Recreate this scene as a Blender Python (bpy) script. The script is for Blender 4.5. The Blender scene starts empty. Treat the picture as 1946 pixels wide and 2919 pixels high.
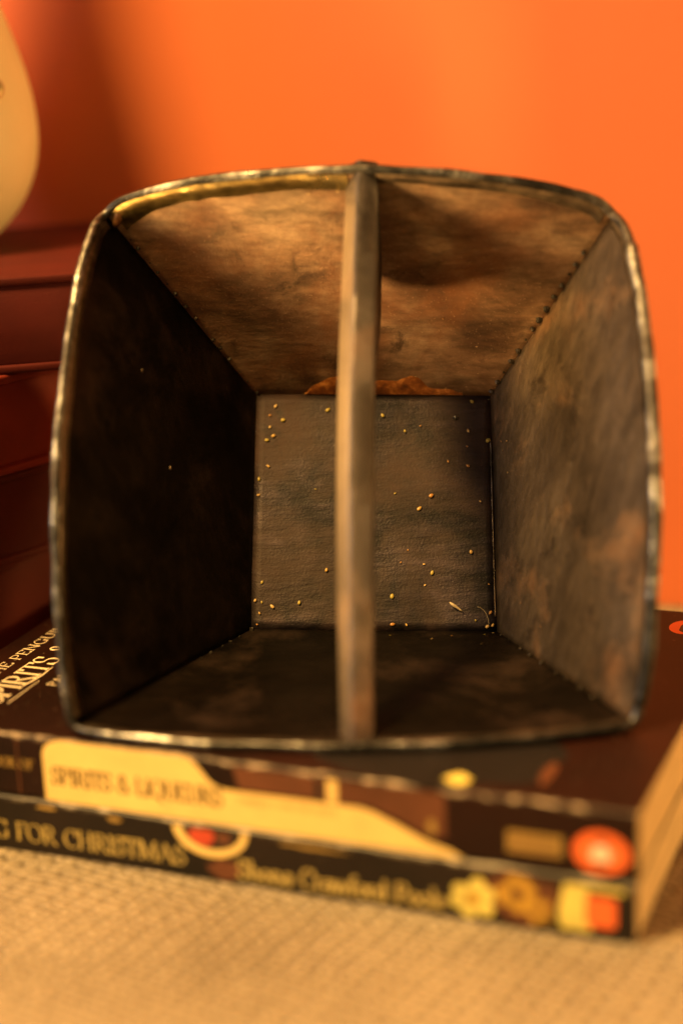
import bpy, math, random
from mathutils import Vector, Matrix, noise as mnoise
R = math.radians
MM = 0.001
scene = bpy.context.scene
COL = scene.collection

# ------------------------------------------------------------------ camera
cam_d = bpy.data.cameras.new('camera')
cam = bpy.data.objects.new('camera', cam_d)
COL.objects.link(cam)
rx = Vector((0.99917288, -0.01150966, -0.03900097))
uy = Vector((0.04066384, 0.28280998, 0.95831361))
bz = rx.cross(uy)
cam.matrix_world = Matrix(((rx.x, uy.x, bz.x, 0), (rx.y, uy.y, bz.y, 0), (rx.z, uy.z, bz.z, 0.178955), (0, 0, 0, 1)))
cam_d.sensor_fit = 'VERTICAL'
cam_d.sensor_height = 36
cam_d.sensor_width = 24
cam_d.lens = 63.42
cam_d.clip_start = 0.01
cam_d.clip_end = 30
cam_d.dof.use_dof = True
cam_d.dof.focus_distance = 0.512
cam_d.dof.aperture_fstop = 3.2
scene.camera = cam

# ------------------------------------------------------------------ light
scene.view_settings.view_transform = 'Standard'
scene.view_settings.look = 'None'
scene.view_settings.exposure = 0
scene.view_settings.gamma = 1
W = bpy.data.worlds.new('World')
scene.world = W
W.use_nodes = True
bg = W.node_tree.nodes['Background']
bg.inputs['Color'].default_value = (1.0, 0.58, 0.22, 1)
bg.inputs['Strength'].default_value = 0.10


def area(name, loc, target, size, power, color, shape='DISK'):
    l = bpy.data.lights.new(name, 'AREA')
    l.shape = shape
    l.size = size
    l.energy = power
    l.color = color
    o = bpy.data.objects.new(name, l)
    COL.objects.link(o)
    o.location = Vector(loc) * MM
    d = (Vector(target) - Vector(loc)).normalized()
    o.rotation_euler = d.to_track_quat('-Z', 'Y').to_euler()
    return o


# room lamp: high, to the left and in front of the pile
area('room_lamp', (-780, -12, 1320), (0, 520, 60), 0.40, 70.0, (1.0, 0.58, 0.17))
# table lamp: low, left of the camera, shaded
lamp = area('table_lamp', (-222, 324, -13), (6, 485, 110), 0.08, 0.10, (1.0, 0.58, 0.18))
lamp.data.spread = R(28)
# unseen fill added on the right to brighten the page ends
area('right_fill', (720, 500, 150), (70, 400, -20), 0.22, 20.0, (1.0, 0.58, 0.17))
# added fills: weak one behind the camera, cool one from the left
area('back_fill', (120, -400, 700), (0, 430, 20), 0.6, 0.35, (1.0, 0.72, 0.42), 'SQUARE')
area('cool_left_fill', (-800, 300, 400), (0, 450, 60), 0.35, 2.6, (0.80, 0.80, 0.85), 'SQUARE')

scene.cycles.use_denoising = True
scene.cycles.max_bounces = 8


# ------------------------------------------------------------------ helpers
class MB:
    def __init__(self):
        self.v = []
        self.f = []

    def vert(self, p):
        self.v.append(tuple(p))
        return len(self.v) - 1

    def grid(self, rows, close=False):
        base = len(self.v)
        n = len(rows[0])
        for r in rows:
            for p in r:
                self.v.append(tuple(p))
        for i in range(len(rows) - 1):
            for j in range(n if close else n - 1):
                a = base + i * n + j
                b = base + i * n + (j + 1) % n
                self.f.append((a, b, b + n, a + n))
        return base

    def poly(self, pts):
        b = len(self.v)
        for p in pts:
            self.v.append(tuple(p))
        self.f.append(tuple(range(b, b + len(pts))))

    def prism(self, bottom, top):
        b = len(self.v)
        n = len(bottom)
        for p in bottom:
            self.v.append(tuple(p))
        for p in top:
            self.v.append(tuple(p))
        self.f.append(tuple(reversed(range(b, b + n))))
        self.f.append(tuple(range(b + n, b + 2 * n)))
        for i in range(n):
            j = (i + 1) % n
            self.f.append((b + i, b + j, b + n + j, b + n + i))

    def box(self, x0, x1, y0, y1, z0, z1):
        self.prism([(x0, y0, z0), (x1, y0, z0), (x1, y1, z0), (x0, y1, z0)],
                   [(x0, y0, z1), (x1, y0, z1), (x1, y1, z1), (x0, y1, z1)])

    def tube(self, pts, radii, n=8, close=False):
        pts = [Vector(p) for p in pts]
        m = len(pts)
        rings = []
        up = None
        for i, p in enumerate(pts):
            if close:
                t = (pts[(i + 1) % m] - pts[i - 1]).normalized()
            else:
                t = (pts[min(i + 1, m - 1)] - pts[max(i - 1, 0)]).normalized()
            if up is None:
                up = t.orthogonal().normalized()
            up = (up - t * up.dot(t)).normalized()
            s = t.cross(up)
            r = radii[i] if hasattr(radii, '__len__') else radii
            rings.append([p + (up * math.cos(2 * math.pi * k / n) + s * math.sin(2 * math.pi * k / n)) * r for k in range(n)])
        base = self.grid(rings, close=True)
        if close:
            # match the twist of the last ring to the first one
            last = base + (m - 1) * n
            best = min(range(n), key=lambda k: (Vector(self.v[last]) - Vector(self.v[base + k])).length)
            for k in range(n):
                a = last + k
                b = last + (k + 1) % n
                self.f.append((a, b, base + (best + k + 1) % n, base + (best + k) % n))
        else:
            self.f.append(tuple(reversed(range(base, base + n))))
            self.f.append(tuple(range(base + (m - 1) * n, base + m * n)))

    def ellipsoid(self, c, axes, nu=10, nv=6, jit=0.0, rnd=None):
        ax = [Vector(a) for a in axes]
        c = Vector(c)
        b = len(self.v)
        top = self.vert(c + ax[2])
        for i in range(1, nv):
            ph = math.pi * i / nv
            for j in range(nu):
                th = 2 * math.pi * j / nu
                k = 1 + (rnd.uniform(-jit, jit) if rnd else 0)
                self.v.append(tuple(c + (ax[0] * math.cos(th) * math.sin(ph) + ax[1] * math.sin(th) * math.sin(ph) + ax[2] * math.cos(ph)) * k))
        bot = self.vert(c - ax[2])
        for j in range(nu):
            self.f.append((top, b + 1 + j, b + 1 + (j + 1) % nu))
            self.f.append((bot, bot - nu + (j + 1) % nu, bot - nu + j))
        for i in range(nv - 2):
            for j in range(nu):
                a = b + 1 + i * nu + j
                d = b + 1 + i * nu + (j + 1) % nu
                self.f.append((a, a + nu, d + nu, d))

    def build(self, name, mat, parent=None, smooth=False, origin=(0, 0, 0), bevel=0.0):
        """vertices are in mm; origin (mm) is taken off"""
        o3 = Vector(origin)
        me = bpy.data.meshes.new(name)
        me.from_pydata([tuple((Vector(p) - o3) * MM) for p in self.v], [], self.f)
        me.validate()
        me.update()
        import bmesh
        bm = bmesh.new()
        bm.from_mesh(me)
        bmesh.ops.recalc_face_normals(bm, faces=bm.faces)
        if bevel:
            bmesh.ops.bevel(bm, geom=[e for e in bm.edges if len(e.link_faces) == 2 and e.calc_face_angle(0) > 0.4],
                            offset=bevel * MM, segments=2, affect='EDGES', profile=0.5)
        bm.to_mesh(me)
        bm.free()
        if smooth:
            for p in me.polygons:
                p.use_smooth = True
        if mat:
            me.materials.append(mat)
        ob = bpy.data.objects.new(name, me)
        COL.objects.link(ob)
        if parent:
            ob.parent = parent
        else:
            ob.location = o3 * MM
        return ob


def tag(o, label=None, cat=None, group=None, kind=None):
    if label:
        o['label'] = label
    if cat:
        o['category'] = cat
    if group:
        o['group'] = group
    if kind:
        o['kind'] = kind
    return o


def empty(name, loc=(0, 0, 0), rz=0.0):
    o = bpy.data.objects.new(name, None)
    o.empty_display_size = 0.01
    COL.objects.link(o)
    o.location = Vector(loc) * MM
    o.rotation_euler = (0, 0, rz)
    return o


# ------------------------------------------------------------------ materials
class NT:
    def __init__(self, name):
        self.m = bpy.data.materials.new(name)
        self.m.use_nodes = True
        self.t = self.m.node_tree
        self.p = self.t.nodes['Principled BSDF']
        self.co = self.t.nodes.new('ShaderNodeTexCoord').outputs['Object']

    def node(self, typ, **kw):
        n = self.t.nodes.new(typ)
        for k, v in kw.items():
            setattr(n, k, v)
        return n

    def link(self, a, b):
        self.t.links.new(a, b)

    def map(self, scale=(1, 1, 1), rot=(0, 0, 0), loc=(0, 0, 0)):
        n = self.node('ShaderNodeMapping')
        n.inputs['Scale'].default_value = scale
        n.inputs['Rotation'].default_value = rot
        n.inputs['Location'].default_value = loc
        self.link(self.co, n.inputs['Vector'])
        return n.outputs['Vector']

    def noise(self, scale, detail=4, rough=0.55, vec=None, dist=0.0):
        n = self.node('ShaderNodeTexNoise')
        n.inputs['Scale'].default_value = scale
        n.inputs['Detail'].default_value = detail
        n.inputs['Roughness'].default_value = rough
        n.inputs['Distortion'].default_value = dist
        self.link(vec if vec is not None else self.co, n.inputs['Vector'])
        return n.outputs['Fac']

    def ramp(self, fac, stops):
        n = self.node('ShaderNodeValToRGB')
        e = n.color_ramp.elements
        while len(e) < len(stops):
            e.new(0.5)
        for i, (p, c) in enumerate(stops):
            e[i].position = p
            e[i].color = (c[0], c[1], c[2], 1) if hasattr(c, '__len__') else (c, c, c, 1)
        self.link(fac, n.inputs['Fac'])
        return n.outputs['Color']

    def mix(self, fac, a, b, mode='MIX'):
        n = self.node('ShaderNodeMix', data_type='RGBA', blend_type=mode)
        for s, v in ((n.inputs[0], fac), (n.inputs[6], a), (n.inputs[7], b)):
            if hasattr(v, 'is_linked'):
                self.link(v, s)
            elif hasattr(v, '__len__'):
                s.default_value = (v[0], v[1], v[2], 1)
            else:
                s.default_value = v
        return n.outputs[2]

    def math(self, op, a, b=0.0, clamp=False):
        n = self.node('ShaderNodeMath', operation=op, use_clamp=clamp)
        for s, v in ((n.inputs[0], a), (n.inputs[1], b)):
            if hasattr(v, 'is_linked'):
                self.link(v, s)
            else:
                s.default_value = v
        return n.outputs[0]

    def bump(self, h, strength=0.3, dist=0.0005):
        n = self.node('ShaderNodeBump')
        n.inputs['Strength'].default_value = strength
        n.inputs['Distance'].default_value = dist
        self.link(h, n.inputs['Height'])
        self.link(n.outputs['Normal'], self.p.inputs['Normal'])

    def set(self, **kw):
        for k, v in kw.items():
            s = self.p.inputs[k.replace('_', ' ')]
            if hasattr(v, 'is_linked'):
                self.link(v, s)
            elif hasattr(v, '__len__') and len(v) == 3:
                s.default_value = (*v, 1)
            else:
                s.default_value = v
        return self.m


def metal(name, dark, mid, light, rust, rust_at=0.62, rough=(0.38, 0.6), metallic=0.7, streak=(1, 1, 1), seed=0.0, contrast=1.0, wear=None, scl=1.0, dent=1.6):
    """old patinated sheet: cloudy stains, dragged fine grain, bright specks, dark spots, soft rust"""
    n = NT(name)
    v = n.map(loc=(seed, seed * 0.7, seed * 1.3))
    vs = n.map(scale=streak, loc=(seed, 0.3, 0))
    a = n.noise(34 * scl, 7, 0.62, v, 0.5)
    s = n.noise(420, 6, 0.7, vs)
    s2 = n.noise(130, 5, 0.65, vs, 0.3)
    b = n.noise(1500, 3, 0.6, v)
    base = n.ramp(a, [(0.36, dark), (0.50, mid), (0.66, light)])
    k = 0.5 * contrast
    base = n.mix(1.0, base, n.ramp(s2, [(0.32, max(0.05, 1 - 1.3 * k)), (0.68, 1 + 0.9 * k)]), 'MULTIPLY')
    base = n.mix(1.0, base, n.ramp(s, [(0.30, max(0.05, 1 - 1.2 * k)), (0.70, 1 + 1.0 * k)]), 'MULTIPLY')
    r = n.ramp(n.noise(26, 6, 0.65, n.map(loc=(seed + 3.1, 1.7, 0.2)), 0.3), [(rust_at - 0.08, 0), (rust_at + 0.14, 1)])
    base = n.mix(n.math('MULTIPLY', r, 0.8), base, rust)
    spots = n.ramp(n.noise(75, 6, 0.7, n.map(loc=(seed + 7.7, 0.4, 2.2)), 0.8), [(0.58, 0), (0.70, 1)])
    base = n.mix(n.math('MULTIPLY', spots, 0.75), base, tuple(c * 0.28 for c in dark))
    speck = n.ramp(b, [(0.62, 0), (0.74, 1)])
    base = n.mix(n.math('MULTIPLY', speck, 0.35 * contrast), base, tuple(min(1, c * 2.2) for c in light))
    if wear:
        z0, z1, col = wear      # rubbed bright by hands between z0 and z1 (m)
        sep = n.node('ShaderNodeSeparateXYZ')
        n.link(n.co, sep.inputs[0])
        f = n.math('SUBTRACT', 1.0, n.math('MULTIPLY', n.math('ABSOLUTE', n.math('SUBTRACT', sep.outputs['Z'], (z0 + z1) / 2)), 2 / (z1 - z0)), True)
        f = n.math('MULTIPLY', n.math('POWER', f, 0.6), n.ramp(a, [(0.3, 0.4), (0.6, 1.0)]))
        base = n.mix(f, base, col)
    rg = n.ramp(a, [(0.34, rough[1]), (0.66, rough[0])])
    rg = n.mix(r, rg, (0.72, 0.72, 0.72))
    n.set(Base_Color=base, Roughness=rg, Metallic=n.math('MULTIPLY', n.math('SUBTRACT', 1.0, n.math('MULTIPLY', r, 0.8)), metallic))
    h = n.math('ADD', n.math('MULTIPLY', s, 0.6), n.math('ADD', n.math('MULTIPLY', b, 0.3), n.math('MULTIPLY', a, dent)))
    n.bump(h, 0.6, 0.0006)
    return n.m


def flat(name, col, rough=0.5, var=0.18, metallic=0.0, scale=120):
    n = NT(name)
    f = n.noise(scale, 4, 0.6)
    c = n.mix(1.0, col, n.ramp(f, [(0.3, 1 - var), (0.7, 1 + var * 0.4)]), 'MULTIPLY')
    n.set(Base_Color=c, Roughness=rough, Metallic=metallic)
    return n.m


# ------------------------------------------------------------------ setting: wall and table
def make_wall():
    n = NT('orange_wall_paint')
    c = n.mix(1.0, (0.62, 0.158, 0.058), n.ramp(n.noise(9, 4, 0.5), [(0.3, 0.95), (0.7, 1.03)]), 'MULTIPLY')
    n.set(Base_Color=c, Roughness=0.6)
    n.bump(n.noise(420, 5, 0.6), 0.15, 0.0006)
    a = R(-13.5)
    d = Vector((math.cos(a), math.sin(a), 0))
    nn = Vector((-d.y, d.x, 0))
    p = Vector((112, 590, 0))
    m = MB()
    q = [p - d * 1500, p + d * 1200, p + d * 1200 + nn * 60, p - d * 1500 + nn * 60]
    m.prism([(v.x, v.y, -760) for v in q], [(v.x, v.y, 1400) for v in q])
    tag(m.build('wall', n.m), kind='structure')


CZ = -33.8        # height of the cloth


def wall_y(x):
    return 590 - math.tan(R(13.5)) * (x - 112)


def make_cloth():
    n = NT('woven_cloth')
    wob = n.node('ShaderNodeTexNoise')
    wob.inputs['Scale'].default_value = 60
    wob.inputs['Detail'].default_value = 3
    n.link(n.co, wob.inputs['Vector'])
    vm = n.node('ShaderNodeMix', data_type='VECTOR')
    vm.inputs[0].default_value = 0.0045
    n.link(n.co, vm.inputs[4])
    n.link(wob.outputs['Color'], vm.inputs[5])
    mp = n.node('ShaderNodeMapping')
    mp.inputs['Rotation'].default_value = (0, 0, R(33))
    n.link(vm.outputs[1], mp.inputs['Vector'])
    sp = n.node('ShaderNodeSeparateXYZ')
    n.link(mp.outputs['Vector'], sp.inputs[0])
    # over-and-under weave of coarse yarns, 2.1 mm and 1.7 mm apart
    sx = n.math('SINE', n.math('MULTIPLY', sp.outputs['X'], math.pi / 0.0031))
    sy = n.math('SINE', n.math('MULTIPLY', sp.outputs['Y'], math.pi / 0.0026))
    h1 = n.math('MULTIPLY', n.math('ABSOLUTE', sx), n.math('ADD', 0.6, n.math('MULTIPLY', sy, 0.4)))
    h2 = n.math('MULTIPLY', n.math('ABSOLUTE', sy), n.math('SUBTRACT', 0.6, n.math('MULTIPLY', sx, 0.4)))
    h = n.math('MAXIMUM', h1, h2)
    big = n.noise(20, 5, 0.6)
    c = n.ramp(big, [(0.34, (0.34, 0.275, 0.19)), (0.66, (0.50, 0.41, 0.29))])
    c = n.mix(1.0, c, n.ramp(h, [(0.12, 0.26), (0.62, 1.0)]), 'MULTIPLY')
    c = n.mix(0.7, c, n.ramp(n.noise(380, 4, 0.65), [(0.33, 0.5), (0.67, 1.15)]), 'MULTIPLY')
    n.set(Base_Color=c, Roughness=0.95, Specular_IOR_Level=0.1)
    n.bump(h, 0.9, 0.0014)
    m = MB()
    rows = []
    NX, NY = 150, 130
    for j in range(NY + 1):
        r = []
        for i in range(NX + 1):
            x = -520 + 1000 * i / NX
            ye = wall_y(x) - 1.0
            y = 60 + (ye - 60) * j / NY
            z = 0
            k = mnoise.noise((x * 0.011, y * 0.017, 3.3)) * 1.6 + mnoise.noise((x * 0.035 + 5, y * 0.05, 1.3)) * 0.5
            # a soft crease running across the front
            for (cx, cy, sl, am, wd) in ((0, 372, -0.16, 1.5, 5.0), (0, 345, 0.1, 1.1, 7.0)):
                dd = (y - (cy + sl * x)) / wd
                k += am * math.exp(-dd * dd) * (0.6 + 0.4 * math.sin(x * 0.02))
            # books press it flat
            ax, ay = x - (-25), y - 450
            q = max(abs(ax * 0.928 - ay * 0.372) - 100, abs(ax * 0.372 + ay * 0.928) - 68)
            w = min(1, max(0, (q - 2) / 26.0))
            z = CZ + k * w - 0.25 * (1 - w)
            if q > 2 and z < CZ - 1.5:
                z = CZ - 1.5
            r.append((x, y, z))
        rows.append(r)
    m.grid(rows)
    o = m.build('tablecloth', n.m, smooth=True)
    tag(o, 'coarse woven beige cloth spread on the table under the books', 'tablecloth')
    # table top under the cloth
    t = flat('table_wood', (0.16, 0.08, 0.04), 0.5)
    m = MB()
    q = [(-510, 70), (470, 70), (470, wall_y(470) - 3), (-510, wall_y(-510) - 3)]
    m.prism([(x, y, CZ - 34) for x, y in q], [(x, y, CZ - 4.2) for x, y in q])
    tag(m.build('table', t), kind='structure')


make_wall()
make_cloth()

# ------------------------------------------------------------------ the metal measure
BOX_O = Vector((0.6035, 416.811, 2.9))
YAW, TH, S0, DEP, ROLL = -0.09554, 0.55289, 69.1126, 53.3809, -0.00509
MC = [(-70.57, -72.28), (69.89, -70.90), (69.03, 66.79), (-70.89, 70.28)]     # mouth corners: BL BR TR TL
BC = [(-33.55, -36.24), (35.70, -37.06), (34.31, 32.47), (-33.98, 33.91)]     # base corners
ARCH = [9.2, 8.91, 9.33, 8.09]                                               # lip arch of bottom, right, top, left
DIP = [0.6, 0.9, 2.8, 2.4]                                                   # how far each corner of the lip is dressed back


def tr(u, v, w):
    w = w + S0
    v2 = v * math.cos(TH) + w * math.sin(TH)
    w2 = -v * math.sin(TH) + w * math.cos(TH)
    c, s = math.cos(ROLL), math.sin(ROLL)
    u3 = u * c - w2 * s
    w3 = u * s + w2 * c
    cy, sy = math.cos(YAW), math.sin(YAW)
    return Vector((BOX_O.x + cy * u3 - sy * v2, BOX_O.y + sy * u3 + cy * v2, w3 + BOX_O.z))


def cross(side, t, v, off=0.0):
    """point (u, w) on the given side at cross parameter t (0..1) and axial position v, pushed outward by off"""
    k = v / DEP
    pts = [(MC[i][0] + (BC[i][0] - MC[i][0]) * k, MC[i][1] + (BC[i][1] - MC[i][1]) * k) for i in range(4)]
    if off:
        out = []
        sg = [(-1, -1), (1, -1), (1, 1), (-1, 1)]
        for (x, y), (a, b) in zip(pts, sg):
            out.append((x + a * off, y + b * off))
        pts = out
    a, b = pts[side], pts[(side + 1) % 4]
    return a[0] + (b[0] - a[0]) * t, a[1] + (b[1] - a[1]) * t


def lip_v(side, t):
    a = 2 * t - 1
    d = DIP[side] * (1 - t) + DIP[(side + 1) % 4] * t
    if a < 0:
        d = DIP[side]
    else:
        d = DIP[(side + 1) % 4]
    return -ARCH[side] * (1 - a * a) + d * abs(a) ** 15


MEAS = empty('metal_measure', tr(0, 30, -53))
MO = tuple(tr(0, 30, -53))
tag(MEAS, 'dark square flared metal measure lying on its side on the books, mouth forward', 'metal container')

m_top = metal('measure_top_sheet', (0.11, 0.054, 0.028), (0.22, 0.128, 0.074), (0.36, 0.25, 0.16), (0.20, 0.066, 0.015), 0.58, (0.36, 0.55), 0.3, (0.3, 1, 1), 0.0, 0.8)  # part rust, part painted light: top sheet lightened, left and bottom darkened
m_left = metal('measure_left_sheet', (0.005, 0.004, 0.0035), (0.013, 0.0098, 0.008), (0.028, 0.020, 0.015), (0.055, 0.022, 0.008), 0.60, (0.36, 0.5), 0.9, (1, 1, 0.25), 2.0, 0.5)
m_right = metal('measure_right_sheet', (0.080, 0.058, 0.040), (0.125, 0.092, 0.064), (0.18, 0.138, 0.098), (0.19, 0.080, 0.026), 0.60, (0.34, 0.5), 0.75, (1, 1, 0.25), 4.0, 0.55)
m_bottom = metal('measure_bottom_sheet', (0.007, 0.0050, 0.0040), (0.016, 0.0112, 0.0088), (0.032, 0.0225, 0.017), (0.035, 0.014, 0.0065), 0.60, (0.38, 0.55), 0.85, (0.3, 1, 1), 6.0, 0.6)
m_base = metal('measure_base_sheet', (0.0050, 0.0037, 0.0056), (0.0112, 0.0083, 0.0120), (0.027, 0.0200, 0.027), (0.045, 0.0185, 0.012), 0.52, (0.40, 0.56), 0.6, (0.15, 1, 1), 8.0, 1.5, None, 1.4, 0.3)
m_rim = metal('worn_rim_metal', (0.022, 0.021, 0.021), (0.085, 0.083, 0.08), (0.60, 0.60, 0.60), (0.06, 0.035, 0.022), 0.58, (0.22, 0.5), 0.95, (1, 1, 1), 11.0, 0.6, None, 2.0)
m_hem = metal('brassy_hem_metal', (0.24, 0.16, 0.06), (0.40, 0.29, 0.11), (0.58, 0.45, 0.2), (0.16, 0.08, 0.03), 0.62, (0.22, 0.4), 0.85, (0.4, 1, 1), 13.0)
m_hemd = metal('dull_hem_metal', (0.08, 0.06, 0.04), (0.16, 0.12, 0.085), (0.28, 0.21, 0.14), (0.16, 0.07, 0.03), 0.62, (0.3, 0.5), 0.75, (0.4, 1, 1), 14.0)
m_bar = metal('worn_bar_metal', (0.026, 0.020, 0.017), (0.065, 0.052, 0.046), (0.14, 0.117, 0.103), (0.20, 0.075, 0.025), 0.60, (0.36, 0.52), 0.6, (1, 1, 0.2), 17.0, 0.7, (0.005, 0.115, (0.165, 0.137, 0.122)))
m_sold = metal('dark_solder', (0.02, 0.016, 0.012), (0.045, 0.035, 0.025), (0.09, 0.07, 0.05), (0.1, 0.05, 0.02), 0.7, (0.4, 0.6), 0.5, (1, 1, 1), 19.0)


def sheet(side, name, mat, label=None):
    m = MB()
    NA, NB = 48, 30
    inner, outer = [], []
    for j in range(NB + 1):
        ri, ro = [], []
        for i in range(NA + 1):
            t = i / NA
            v0 = lip_v(side, t)
            v = v0 + (DEP - v0) * j / NB
            # hand beaten: the sheet is a little uneven
            e = mnoise.noise((side * 9.1 + t * 4.0, j / NB * 3.0, 0.7)) * 0.45 * min(1, 4 * t * (1 - t) * 2) * math.sin(math.pi * j / NB)
            u, w = cross(side, t, v, e)
            ri.append(tr(u, v, w))
            u, w = cross(side, t, v, 0.9)
            ro.append(tr(u, v, w))
        inner.append(ri)
        outer.append(ro)
    a = m.grid(inner)
    b = m.grid(outer)
    n = NA + 1
    for i in range(NA):
        m.f.append((a + i, a + i + 1, b + i + 1, b + i))
        k = NB * n
        m.f.append((a + k + i, a + k + i + 1, b + k + i + 1, b + k + i))
    for j in range(NB):
        m.f.append((a + j * n, a + (j + 1) * n, b + (j + 1) * n, b + j * n))
        m.f.append((a + j * n + NA, a + (j + 1) * n + NA, b + (j + 1) * n + NA, b + j * n + NA))
    o = m.build(name, mat, MEAS, True, MO)
    if label:
        o['label'] = label
    return o


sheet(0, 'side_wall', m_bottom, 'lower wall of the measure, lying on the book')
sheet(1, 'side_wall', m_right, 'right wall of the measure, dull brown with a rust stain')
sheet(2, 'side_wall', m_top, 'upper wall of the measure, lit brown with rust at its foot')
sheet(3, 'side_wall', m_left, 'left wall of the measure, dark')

# base plate
m = MB()
rows_i, rows_o = [], []
for j in range(25):
    ri, ro = [], []
    for i in range(25):
        s, t = i / 24, j / 24
        e = 0.35
        lo = [BC[0][0] - e + (BC[1][0] - BC[0][0] + 2 * e) * s, BC[0][1] - e + (BC[1][1] - BC[0][1]) * s]
        hi = [BC[3][0] - e + (BC[2][0] - BC[3][0] + 2 * e) * s, BC[3][1] + e + (BC[2][1] - BC[3][1]) * s]
        u = lo[0] + (hi[0] - lo[0]) * t
        w = lo[1] + (hi[1] - lo[1]) * t
        bump = mnoise.noise((u * 0.05, w * 0.05, 4.0)) * 0.3
        ri.append(tr(u, DEP - 0.15 + bump, w))
        ro.append(tr(u, DEP + 1.1, w))
    rows_i.append(ri)
    rows_o.append(ro)
a = m.grid(rows_i)
b = m.grid(rows_o)
for i in range(24):
    for (p, q) in ((i, i + 1), (24 * 25 + i, 24 * 25 + i + 1), (i * 25, (i + 1) * 25), (i * 25 + 24, (i + 1) * 25 + 24)):
        m.f.append((a + p, a + q, b + q, b + p))
m.build('base_plate', m_base, MEAS, True, MO)


# hems folded inside the mouth
def hem(side, mat, width, t0=0.015, t1=0.985, rag=0.5):
    m = MB()
    rows = [[], [], [], []]
    N = 90
    for i in range(N + 1):
        t = t0 + (t1 - t0) * i / N
        v0 = lip_v(side, t)
        wd = width + rag * mnoise.noise((t * 9, side * 3.7, 0.2)) + 0.5 * rag * mnoise.noise((t * 30, side * 1.7, 5.2))
        th = 0.75 + 0.3 * mnoise.noise((t * 14, side * 2.2, 8.1))
        for k, (dv, off) in enumerate(((-0.3, 0.2), (-0.3, -th), (wd, -th * 0.8), (wd + 0.25, 0.2))):
            u, w = cross(side, t, v0 + dv, off)
            rows[k].append(tr(u, v0 + dv, w))
    m.grid(rows)
    return m.build('rim_hem', mat, MEAS, True, MO)


hem(2, m_hem, 4.1, 0.51, 0.985, 0.9)['label'] = 'brassy fold of the rim at the upper left'
hem(2, m_hemd, 2.4, 0.015, 0.46, 0.4)
hem(0, m_hemd, 1.6)
hem(1, m_hemd, 1.8)
hem(3, m_hemd, 2.2)

# rolled wire of the rim, one closed loop
path, rad = [], []
for side in range(4):
    N = 110
    for i in range(N):
        t = i / N
        v = lip_v(side, t)
        wob = mnoise.noise((side * 5 + t * 16, 2.1, 0.4)) * 0.28 + mnoise.noise((side * 5 + t * 45, 7.1, 0.4)) * 0.05
        # corners of the wire are bent round, not square
        u, w = cross(side, t, v, 0.35 + wob)
        path.append(tr(u, v + 0.1 * wob, w))
        rad.append((1.7 if side == 1 and 0.04 < t < 0.9 else 1.22) + 0.3 * mnoise.noise((side * 7 + t * 13, 3.3, 1.4)) + 0.08 * mnoise.noise((side * 7 + t * 38, 9.3, 1.4)))
for _ in range(3):
    path = [(path[i - 1] + path[i] * 2 + path[(i + 1) % len(path)]) / 4 for i in range(len(path))]
# soften only the four corners further
L4 = len(path)
for _ in range(2):
    new = list(path)
    for cidx in (0, 110, 220, 330):
        rng = 8 if cidx in (220, 330) else 4
        for k in range(-rng, rng + 1):
            i = (cidx + k) % L4
            new[i] = (path[i - 1] + path[i] * 2 + path[(i + 1) % L4]) / 4
    path = new
m = MB()
m.tube(path, rad, 10, close=True)
m.build('rim_wire', m_rim, MEAS, True, MO)


# handle bar across the mouth
def bar():
    m = MB()
    N = 60
    prof = [(-4.6, 21), (-5.0, 4.6), (-4.6, 3.6), (-1.3, -0.1), (-0.7, -0.5), (0.1, -0.45), (4.5, 0.9), (5.0, 1.6), (4.8, 21)]
    rows = []
    for i in range(N + 1):
        s = i / N
        w = -80.6 + (77.3 + 80.6) * s
        bow = -1.2 * math.sin(math.pi * s)
        uc = 1.8 * (1 - s) + 1.2 * s + bow
        wd = 0.83 + 0.13 * math.sin(math.pi * s) + 0.035 * s
        vv = -9.0 - 0.8 * max(0, (s - 0.93) / 0.07) + 0.4 * math.sin(math.pi * s)
        r = []
        for k, (u, v) in enumerate(prof):
            e = 0.05 * mnoise.noise((s * 8, k * 3.3, 0.6))
            # the plate only stays deep near its two feet
            dv = v
            if v > 10:
                q = min(1, max(0, (s - 0.62) / 0.16))
                q = q * q * (3 - 2 * q)
                dv = 7.0 + 14.0 * q + 3.0 * q * math.sin(math.pi * min(1, (1 - s) / 0.38))
            r.append(tr(uc + u * wd + e, vv + dv + e * 0.6, w))
        rows.append(r)
    b = m.grid(rows, close=True)
    n = len(prof)
    m.f.append(tuple(range(b, b + n)))
    m.f.append(tuple(range(b + N * n, b + N * n + n)))
    o = m.build('handle_bar', m_bar, MEAS, True, MO)
    # left facet painted brighter: its side light is put into the worn yellow colour
    o.data.materials.append(metal('lit_bar_edge', (0.045, 0.032, 0.023), (0.085, 0.064, 0.045), (0.15, 0.115, 0.08), (0.20, 0.08, 0.03), 0.62, (0.36, 0.5), 0.45, (1, 1, 0.2), 27.0, 0.5, (-0.005, 0.125, (0.38, 0.285, 0.17))))
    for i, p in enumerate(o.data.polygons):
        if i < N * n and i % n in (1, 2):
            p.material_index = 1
    es = o.modifiers.new('edges', 'EDGE_SPLIT')
    es.split_angle = R(38)
    return o


bar()

# drop of solder where the bar meets the lower rim
m = MB()
c = tr(0.5, -9.2, cross(0, 0.5, -9.2)[1] - 0.6)
m.ellipsoid(c, ((2.3, 0, 0), (0, 1.5, 0), (0, 0, 1.7)), 14, 9, 0.06, random.Random(3))
m.build('solder_drop', m_rim, MEAS, True, MO)

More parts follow.
